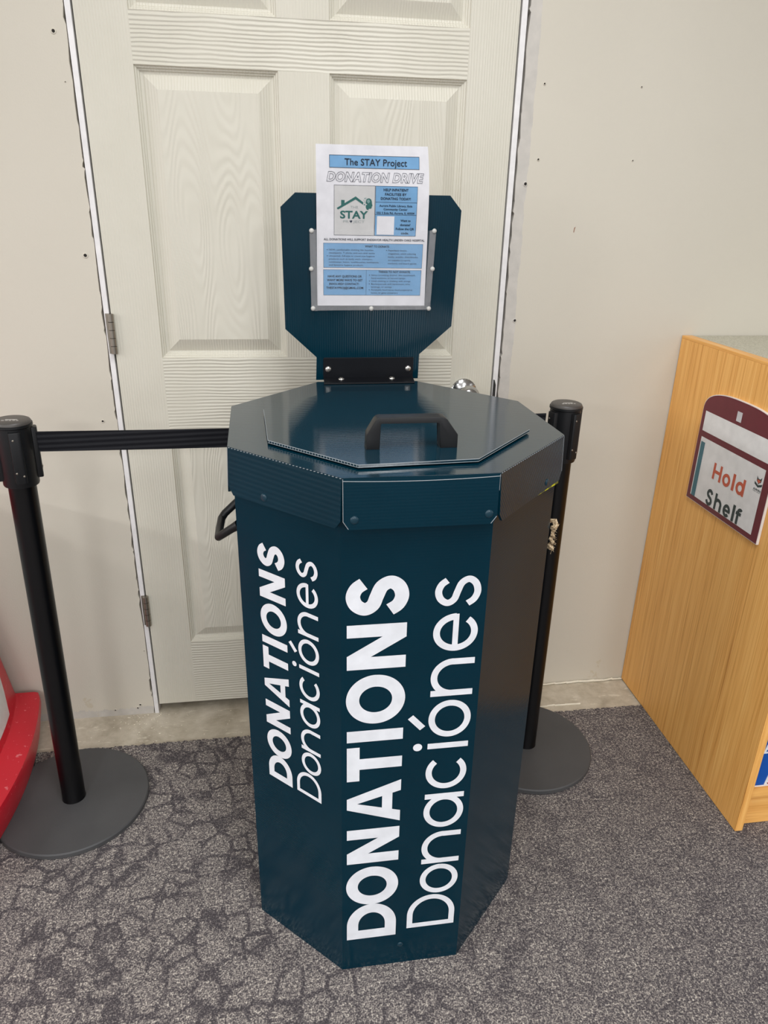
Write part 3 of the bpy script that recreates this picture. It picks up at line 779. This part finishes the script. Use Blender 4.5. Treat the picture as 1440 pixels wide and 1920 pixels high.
# logo: roof, chimney, head in profile, words
ux = lambda x: (-.0745+(x-95)/(1215-95)*.079); vy = lambda y: .3771-(y-95)/(1455-95)*.0895
bm = bmesh.new()
def lp(*p): return [(ux(a), vy(b)) for a, b in p]
flat(bm, [lp((170, 710), (200, 752), (680, 470), (683, 390)), lp((683, 390), (680, 470), (890, 610), (893, 545)), lp((290, 640), (290, 492), (383, 495), (383, 590))], F2, 0)
flat(bm, [lp((962, 520), (985, 450), (1050, 432), (1105, 460), (1130, 530), (1132, 580), (1148, 628), (1130, 650), (1122, 700), (1095, 712), (1045, 715), (1035, 755), (985, 730), (965, 680), (965, 620), (1010, 600), (960, 570))], F2, 0)
flat(bm, [lp((985, 520), (1010, 465), (1060, 470), (1080, 530), (1030, 575))], F3, 1)
flat(bm, [lp((x-s, y-s), (x+s, y-s), (x+s, y+s), (x-s, y+s)) for x, y, s in ((935, 440, 14), (960, 425, 8), (900, 485, 8), (928, 538, 12), (928, 605, 20), (925, 500, 6), (950, 480, 7))], F2, 1)
inplace(link('roof_logo', bm, [TEALI, SAGE]), flyT)
bm = bmesh.new()
put_text(bm, 'STAY', ux(262), ux(1030), vy(985), vy(775)-vy(985), F2, 0, bold=.03)
put_text(bm, 'THE', ux(540), ux(750), vy(710), vy(645)-vy(710), F2, 1); put_text(bm, 'PR', ux(345), ux(500), vy(1105), vy(1035)-vy(1105), F2, 1)
put_text(bm, 'JECT', ux(620), ux(940), vy(1105), vy(1035)-vy(1105), F2, 1)
flat(bm, [lp((562, 1110), (525, 1065), (532, 1040), (550, 1040), (562, 1055), (575, 1038), (595, 1042), (600, 1065))], F2, 2)
inplace(link('logo_words', bm, [TEALI, GREYI, INK]), flyT)
bm = bmesh.new()
for s, y, a, b in (('HELP INPATIENT', .3683, .0205, .0690), ('FACILITIES BY', .3606, .0235, .0655), ('DONATING TODAY!', .3530, .0155, .0740)): put_text(bm, s, a, b, y, .0046, F3, bold=.02)
for s, y, a, b in (('Aurora Public Library, Eola', .3407, .0130, .0775), ('Community Center', .3345, .0215, .0685), ('555 S Eola Rd, Aurora, IL 60504', .3278, .0080, .0822)): put_text(bm, s, a, b, y, .0036, F3, bold=.018)
for s, y, a, b in (('Want to', .3142, .0555, .0755), ('donate?', .3065, .0550, .0755), ('Follow the QR', .2990, .0468, .0830), ('code.', .2913, .0575, .0730)): put_text(bm, s, a, b, y, .0042, F3, bold=.018)
inplace(link('address_text', bm, NAVY), flyT)
bm = bmesh.new(); put_text(bm, 'ALL DONATIONS WILL SUPPORT ENDEAVOR HEALTH LINDEN OAKS HOSPITAL', -.0945, .1056, .2780, .0040, F2, bold=.02); inplace(link('support_line', bm, NAVY), flyT)
bm = bmesh.new()
patch(bm, -.0952, .2266, .1030, .2730, F1); boxline(bm, -.0952, .2266, .1030, .2730, F2, 1, .0004)
patch(bm, -.0956, .1731, .1026, .2230, F1); boxline(bm, -.0956, .1731, .1026, .2230, F2, 1, .0004); patch(bm, -.0097, .1731, -.0092, .2230, F2, 1)
inplace(link('list_boxes', bm, [BLUE, INK]), flyT)
bm = bmesh.new()
put_text(bm, 'WHAT TO DONATE:', -.0135, .0355, .2658, .0040, F3, bold=.018)
inplace(link('list_heading', bm, NAVY), flyT); bm = bmesh.new()
put_text(bm, 'THINGS TO NOT DONATE:', .0151, .0800, .2176, .0040, F3, bold=.018)
inplace(link('list_heading', bm, NAVY), flyT); bm = bmesh.new()
for s, y, a, b in (('HAVE ANY QUESTIONS OR', .2082, -.0868, -.0185), ('WANT MORE WAYS TO GET', .2008, -.0885, -.0168), ('INVOLVED? CONTACT:', .1934, -.0840, -.0235), ('THESTAYPROJ@GMAIL.COM', .1858, -.0900, -.0151)): put_text(bm, s, a, b, y, .0042, F3, bold=.02)
inplace(link('contact_note', bm, NAVY), flyT)
bm = bmesh.new()
for i, s in enumerate(('NEW, comfortable clothing like hoodies,', 'sweatpants, T-shirts, and non-skid socks', 'Unopened, full-size or travel-size hygiene', 'products such as body wash, shampoo,', 'conditioner, lotion, toothbrushes, toothpaste,', 'and feminine hygiene products.')):
    put_text(bm, s, -.0845, -.0845+(.089, .091, .091, .087, .100, .069)[i], .2592-.00575*i, .0031, F3)
for i, s in enumerate(('Paperback books,', 'magazines, adult coloring', 'books, puzzles, sketchbooks,', 'art supplies (crayons,', 'markers), and board games')):
    put_text(bm, s, .0335, .0335+(.038, .056, .061, .046, .058)[i], .2592-.0062*i, .0031, F3)
for i, s in enumerate(('Items containing alcohol, like mouthwash,', 'hand sanitizers, or aerosol sprays', 'Used clothing or clothing with strings', 'Books/journals with hardcovers, wire', 'bindings, or strings', 'Perishable food items, food prepared at', 'home, or glass containers')):
    put_text(bm, s, .0010, .0010+(.090, .069, .080, .079, .042, .085, .055)[i], .2116-.0058*i, .0031, F3)
for (x, y) in ((-.0878, .2605), (-.0878, .2490), (.0300, .2605), (-.0030, .2130), (-.0030, .2014), (-.0030, .1956), (-.0030, .1840)):
    flat(bm, [[(x+.0009*math.cos(k*math.pi/4), y+.0009*math.sin(k*math.pi/4)) for k in range(8)]], F3)
inplace(link('list_text', bm, INK), flyT)

# ================================================================== STANCHIONS AND BELT
GR = 'retractable belt stanchions beside the bin'
st = thing('stanchion', 'black belt stanchion left of the bin, its round base under the red stand', 'stanchion', (-.1575, -.3255, 0), GR)
bm = bmesh.new(); lathe(bm, [(0, .001), (.171, .001), (.1745, .003), (.1745, .0125), (.172, .0152), (.04, .0168), (.0, .0168)], (0, 0, 0), 'Z', 72); link('base', bm, BASE, st, True)
bm = bmesh.new(); lathe(bm, [(.0, .012), (.0275, .0155), (.0270, .018), (.0262, .020), (.0262, .852), (0, .852)], (0, 0, 0), 'Z', 40); link('pole', bm, POLE, st, True)
bm = bmesh.new(); lathe(bm, [(.026, .833), (.0325, .833), (.0335, .836), (.0335, .952), (.0365, .954), (.0365, .9585), (0, .9585)], (0, 0, 0), 'Z', 44)
head = link('head', bm, BLACKP, st, True)
for q in range(4):
    a = math.radians(20+90*q); bm = bmesh.new()
    d = Vector((math.cos(a), math.sin(a), 0)); e = Vector((-math.sin(a), math.cos(a), 0))
    prof = [(.030, -.0115), (.0405, -.0105), (.042, -.006), (.042, .006), (.0405, .0105), (.030, .0115)]
    prism(bm, [d*x+e*y+Vector((0, 0, .845)) for x, y in prof], (0, 0, .104), 0, .002)
    link('belt_guide', bm, BLACKP, head, True)
    for (yy, z) in ((-.006, .868), (.006, .861), (-.004, .934)):
        bm = bmesh.new(); dome(bm, d*.042+e*yy+Vector((0, 0, z)), d, .0022, .0012, 10)
        link('guide_screw', bm, NICKEL, head, True)
bm = bmesh.new(); lathe(bm, [(.0345, .957), (.0345, .962), (.0330, .9645), (.0300, .966), (0, .966)], (0, 0, 0), 'Z', 44); cap = link('cap', bm, CAPM, st, True)
bm = bmesh.new()
for j, (x0, x1, y) in enumerate(((-.015, -.010, 0), (-.008, -.003, .001), (-.001, .003, 0), (.005, .010, .001), (.012, .016, 0), (-.010, .012, .007))):
    box(bm, (x0, -.012+y, .966), (x1, -.009+y, .9663))
link('cap_marking', bm, MARK, cap)
def copy_tree(o, parent=None):
    c = o.copy(); COL.objects.link(c); c.parent = parent
    for ch in list(o.children): copy_tree(ch, c)
    return c
st2 = copy_tree(st); st2.location = (1.0075, -.2735, 0)
st2['label'] = 'black belt stanchion right of the bin, half hidden behind it, nearer the oak shelf unit'
st.rotation_euler = (0, math.radians(1.1), 0)
bm = bmesh.new()
path = [(-.0985, -.3235, .9187), (-.02, -.3160, .9160), (.12, -.3020, .9110), (.27, -.2850, .9060), (.40, -.2600, .9050), (.455, -.2435, .9050), (.56, -.2420, .9060), (.67, -.2430, .9080), (.75, -.2480, .9110), (.86, -.2580, .9160), (.9640, -.2700, .9210)]
hb = .0205; tb = .0009; rows_ = []
for p, d in ringframe(path):
    nrm = Vector((d.y, -d.x, 0)).normalized()
    rows_.append([bm.verts.new(p+nrm*a+Vector((0, 0, z))) for a, z in ((tb, -hb), (tb, hb), (-tb, hb), (-tb, -hb))])
for A, Bq in zip(rows_, rows_[1:]):
    for k in range(4): bm.faces.new((A[k], A[(k+1) % 4], Bq[(k+1) % 4], Bq[k]))
bm.faces.new(rows_[0]); bm.faces.new(rows_[-1])
tag(link('barrier_belt', bm, BELT), 'black ribbed barrier belt stretched behind the bin between both stanchions', 'belt')

# ================================================================== RED STAND AT THE LEFT EDGE
red = thing('red_stand', 'scratched red plastic stand with white panel at the far left edge, beside a stanchion', 'display stand', (-.75, -.30, 0))
def bow(x, y0, y1, xb_, n=24):
    """closed plan outline: bowed right side between y0 (back) and y1 (front)"""
    pts = []
    for i in range(n+1):
        s = i/n; y = y0+(y1-y0)*s
        pts.append((xb_+x*math.sin(math.pi*s)**.75, y))
    return pts
def plan(xc, bulge, yb_, yf_):
    R = bow(bulge, yb_, yf_, xc); Lh = [(-1.5-x, y) for x, y in R[::-1]]
    return R+Lh
bm = bmesh.new()
levels = [(.019, -.322, .042, -.024, -.585), (.095, -.310, .047, -.018, -.595), (.108, -.312, .046, -.019, -.593), (.113, -.320, .045, -.022, -.587),
          (.113, -.362, .042, -.024, -.560), (.116, -.368, .041, -.026, -.555), (.135, -.372, .040, -.028, -.55)]
rg = []
for z, xc, bl, yb_, yf_ in levels: rg.append([bm.verts.new((x, y, z)) for x, y in plan(xc, bl, yb_, yf_)])
for A, Bq in zip(rg, rg[1:]):
    n = len(A)
    for k in range(n): bm.faces.new((A[k], A[(k+1) % n], Bq[(k+1) % n], Bq[k]))
bm.faces.new(rg[0][::-1]); bm.faces.new(rg[-1])
box(bm, (-1.05, -.50, .0005), (-.45, -.10, .03))
inplace(link('base', bm, RED, None, True), red)
bm = bmesh.new(); rg = []
PED = ((.125, -.370, .040, -.026, -.55), (.30, -.394, .030, -.030, -.54), (.72, -.450, .02, -.05, -.51), (.74, -.465, .02, -.06, -.50))
for z, xc, bl, yb_, yf_ in PED:
    rg.append([bm.verts.new((x, y, z)) for x, y in plan(xc, bl, yb_, yf_)])
for A, Bq in zip(rg, rg[1:]):
    n = len(A)
    for k in range(n): bm.faces.new((A[k], A[(k+1) % n], Bq[(k+1) % n], Bq[k]))
bm.faces.new(rg[-1]); bm.faces.new(rg[0][::-1])
inplace(link('pedestal', bm, RED, None, True), red)
def pedx(y, z):
    for (z0, *a), (z1, *b) in zip(PED, PED[1:]):
        if z <= z1: break
    t_ = (z-z0)/(z1-z0); xc, bl, yb_, yf_ = [p+(q-p)*t_ for p, q in zip(a, b)]
    return xc+bl*math.sin(math.pi*min(max((y-yb_)/(yf_-yb_), .0), 1))**.75
bm = bmesh.new(); gv = []
for z, ya, ye in ((.139, -.147, -.43), (.19, -.118, -.46), (.26, -.090, -.48), (.40, -.075, -.48), (.66, -.085, -.47)):
    gv.append([bm.verts.new((pedx(ya+(ye-ya)*k/16, z)+.0025, ya+(ye-ya)*k/16, z)) for k in range(17)])
for A, Bq in zip(gv, gv[1:]):
    for k in range(16): bm.faces.new((A[k], A[k+1], Bq[k+1], Bq[k]))
inplace(link('white_panel', bm, WHITEP, None, True), red)['label'] = 'white inset panel'

# ================================================================== OAK SHELF UNIT
cabT = thing('shelf_unit', 'oak veneer shelf unit against the wall at the right edge', 'shelf unit', (1.9, -.3, 0))
X0, X1, D = 1.4144, 2.40, -.612
bm = bmesh.new(); box(bm, (X0, D, .001), (X0+.019, -.0025, 1.0605), .0006); inplace(link('side_panel', bm, OAK), cabT)
bm = bmesh.new(); box(bm, (X1-.022, D, .001), (X1, -.0025, 1.0290), .0006); inplace(link('side_panel', bm, OAK), cabT)
bm = bmesh.new(); box(bm, (X0, D-.003, 1.0605), (X0+.027, -.0025, 1.0680), .001); inplace(link('top_edging', bm, OAKE), cabT)['label'] = 'pale solid oak top edging'
bm = bmesh.new(); box(bm, (X0, D-.0035, .001), (X0+.019, D, 1.0605), .0008); inplace(link('front_edging', bm, mat_oak('oak_front_edging', (60, 60, 1.6))), cabT)
bm = bmesh.new(); box(bm, (X0+.019, -.012, .02), (X1-.022, -.0025, 1.029)); inplace(link('back_panel', bm, OAK), cabT)
bm = bmesh.new(); box(bm, (X0+.019, -.596, .001), (X1-.022, -.578, .092)); inplace(link('kick_board', bm, OAKH), cabT)
for z in (.100, .66):
    bm = bmesh.new(); box(bm, (X0+.019, D+.002, z), (X1-.022, -.0125, z+.022), .0008); inplace(link('shelf', bm, OAKH), cabT)
bm = bmesh.new(); box(bm, (X0+.028, D-.002, 1.030), (X1+.03, -.003, 1.0665), .001)
tag(link('countertop', bm, LAM), 'grey speckled laminate countertop along the top of the oak shelf unit', 'countertop')
# blue poster panel standing in the bottom bay
posT = thing('poster', 'blue poster panel with white border standing in the bottom bay of the shelf unit', 'poster', (1.75, -.60, .122))
bm = bmesh.new(); box(bm, (1.4345, -.6030, .1225), (2.30, -.5990, .60)); inplace(link('backing', bm, ACRYL), posT)
bm = bmesh.new(); box(bm, (1.4378, -.6036, .1275), (2.295, -.6031, .594)); bp = inplace(link('blue_field', bm, SBLUE), posT)
bm = bmesh.new(); put_text(bm, 'B', 1.4415, None, .2235, .026, lambda a, b: (a, -.6042, b), bold=.03, shear=.2); inplace(link('letter', bm, VINYL), posT)
bm = bmesh.new()
prism(bm, [(1.466, -.6038, .129), (1.60, -.6038, .129), (1.60, -.6038, .31), (1.478, -.6038, .205)], (0, -.0012, 0), 0)
prism(bm, [(1.474, -.6052, .131), (1.60, -.6052, .131), (1.60, -.6052, .135), (1.472, -.6052, .135)], (0, -.0006, 0), 1)
inplace(link('picture', bm, [ACRYL, plain('picture_red', srgb(170, 40, 40), .5)]), posT)
# sign holder on the side of the unit
signT = thing('shelf_sign', 'maroon arched sign holder reading Hold Shelf on the oak side panel', 'sign', (X0, -.308, .684))
s0, s1, zb_, zs, za = .1660, .4605, .6855, .9150, .9712
def arch(inset):
    pts = [(s0+inset, zb_+inset), (s1-inset, zb_+inset)]
    n = 30; c = (s0+s1)/2; hw = (s1-s0)/2-inset
    for i in range(n+1):
        a = math.pi*i/n
        cx_ = math.cos(a); sy_ = math.sin(a)
        pts.append((c+hw*math.copysign(abs(cx_)**.74, cx_), zs-inset*.3+(za-zs-inset*.7)*abs(sy_)**.74))
    return pts
bm = bmesh.new(); prism(bm, [(X0-.0005, -s, z) for s, z in arch(0)], (-.0058, 0, 0)); inplace(link('backplate', bm, ACRYL), signT)
xf = X0-.0064
bm = bmesh.new(); prism(bm, [(xf, -s, z) for s, z in arch(.0016)], (-.0006, 0, 0)); inplace(link('maroon_face', bm, MAROON), signT)
FS = lambda k_: (lambda s, z: (xf-.0006-k_, -s, z))
bm = bmesh.new(); flat(bm, [[(.1808, .8668), (.4460, .8668), (.4460, .9160), (.1808, .9160)]], FS(.0004)); flat(bm, [[(.3012, .9240), (.3198, .9240), (.3198, .9468), (.3012, .9468)]], FS(.0004), 1)
inplace(link('header_window', bm, [INSERT, plain('notch_grey', srgb(206, 203, 206), .5)]), signT)
bm = bmesh.new(); flat(bm, [[(.1830, .6994), (.4378, .6994), (.4378, .8520), (.1830, .8520)]], FS(.0004)); inplace(link('paper_insert', bm, INSERT), signT)
bm = bmesh.new(); flat(bm, [[(.1866, .6994), (.2035, .6994), (.2035, .8408), (.1866, .8408)]], FS(.0008)); inplace(link('teal_stripe', bm, TEALS), signT)
bm = bmesh.new()
letters(bm, [('H', .2572, .2920), ('o', .2979, .3287), ('l', .3358, .3453), ('d', .3514, .3835)], .205, lambda a, b: FS(.0008)(a, .7682+b), cap=.0402, xh=.75); inplace(link('word_hold', bm, ORANGE), signT)
bm = bmesh.new()
letters(bm, [('S', .2500, .2785), ('h', .2862, .3165), ('e', .3235, .3515), ('l', .3588, .3682), ('f', .3724, .3930)], .205, lambda a, b: FS(.0008)(a, .7005+b), cap=.0405, xh=.75); inplace(link('word_shelf', bm, SLATE), signT)
# small fox-and-book emblem
bm = bmesh.new(); G = lambda s, z: FS(.0008)(.4240+s, .8157+z)
G2 = lambda s, z: FS(.0011)(.4240+s, .8157+z)
flat(bm, [[(-.0085, .0170), (-.0075, .0060), (0, -.0010), (.0075, .0060), (.0085, .0170), (.0035, .0115), (-.0035, .0115)]], G, 0)
flat(bm, [[(-.0060, .0100), (-.0052, .0058), (0, .0012), (.0052, .0058), (.0060, .0100), (.0025, .0085), (0, .0105), (-.0025, .0085)]], G2, 1)
flat(bm, [[(-.0135, .0030), (-.0125, -.0030), (0, -.0080), (0, -.0028)], [(.0133, .0030), (.0125, -.0030), (0, -.0080), (0, -.0028)]], G, 0)
flat(bm, [[(-.0030, .0040), (-.0015, .0010), (-.0040, .0022)], [(.0030, .0040), (.0015, .0010), (.0040, .0022)]], G2, 2)
put_text(bm, 'AURORA', -.0132, .0135, -.0160, .0046, G, 0, bold=.03); put_text(bm, 'PUBLIC LIBRARY', -.0132, .0135, -.0195, .0022, G, 0)
inplace(link('fox_emblem', bm, [SLATE, ORANGE, INSERT]), signT)
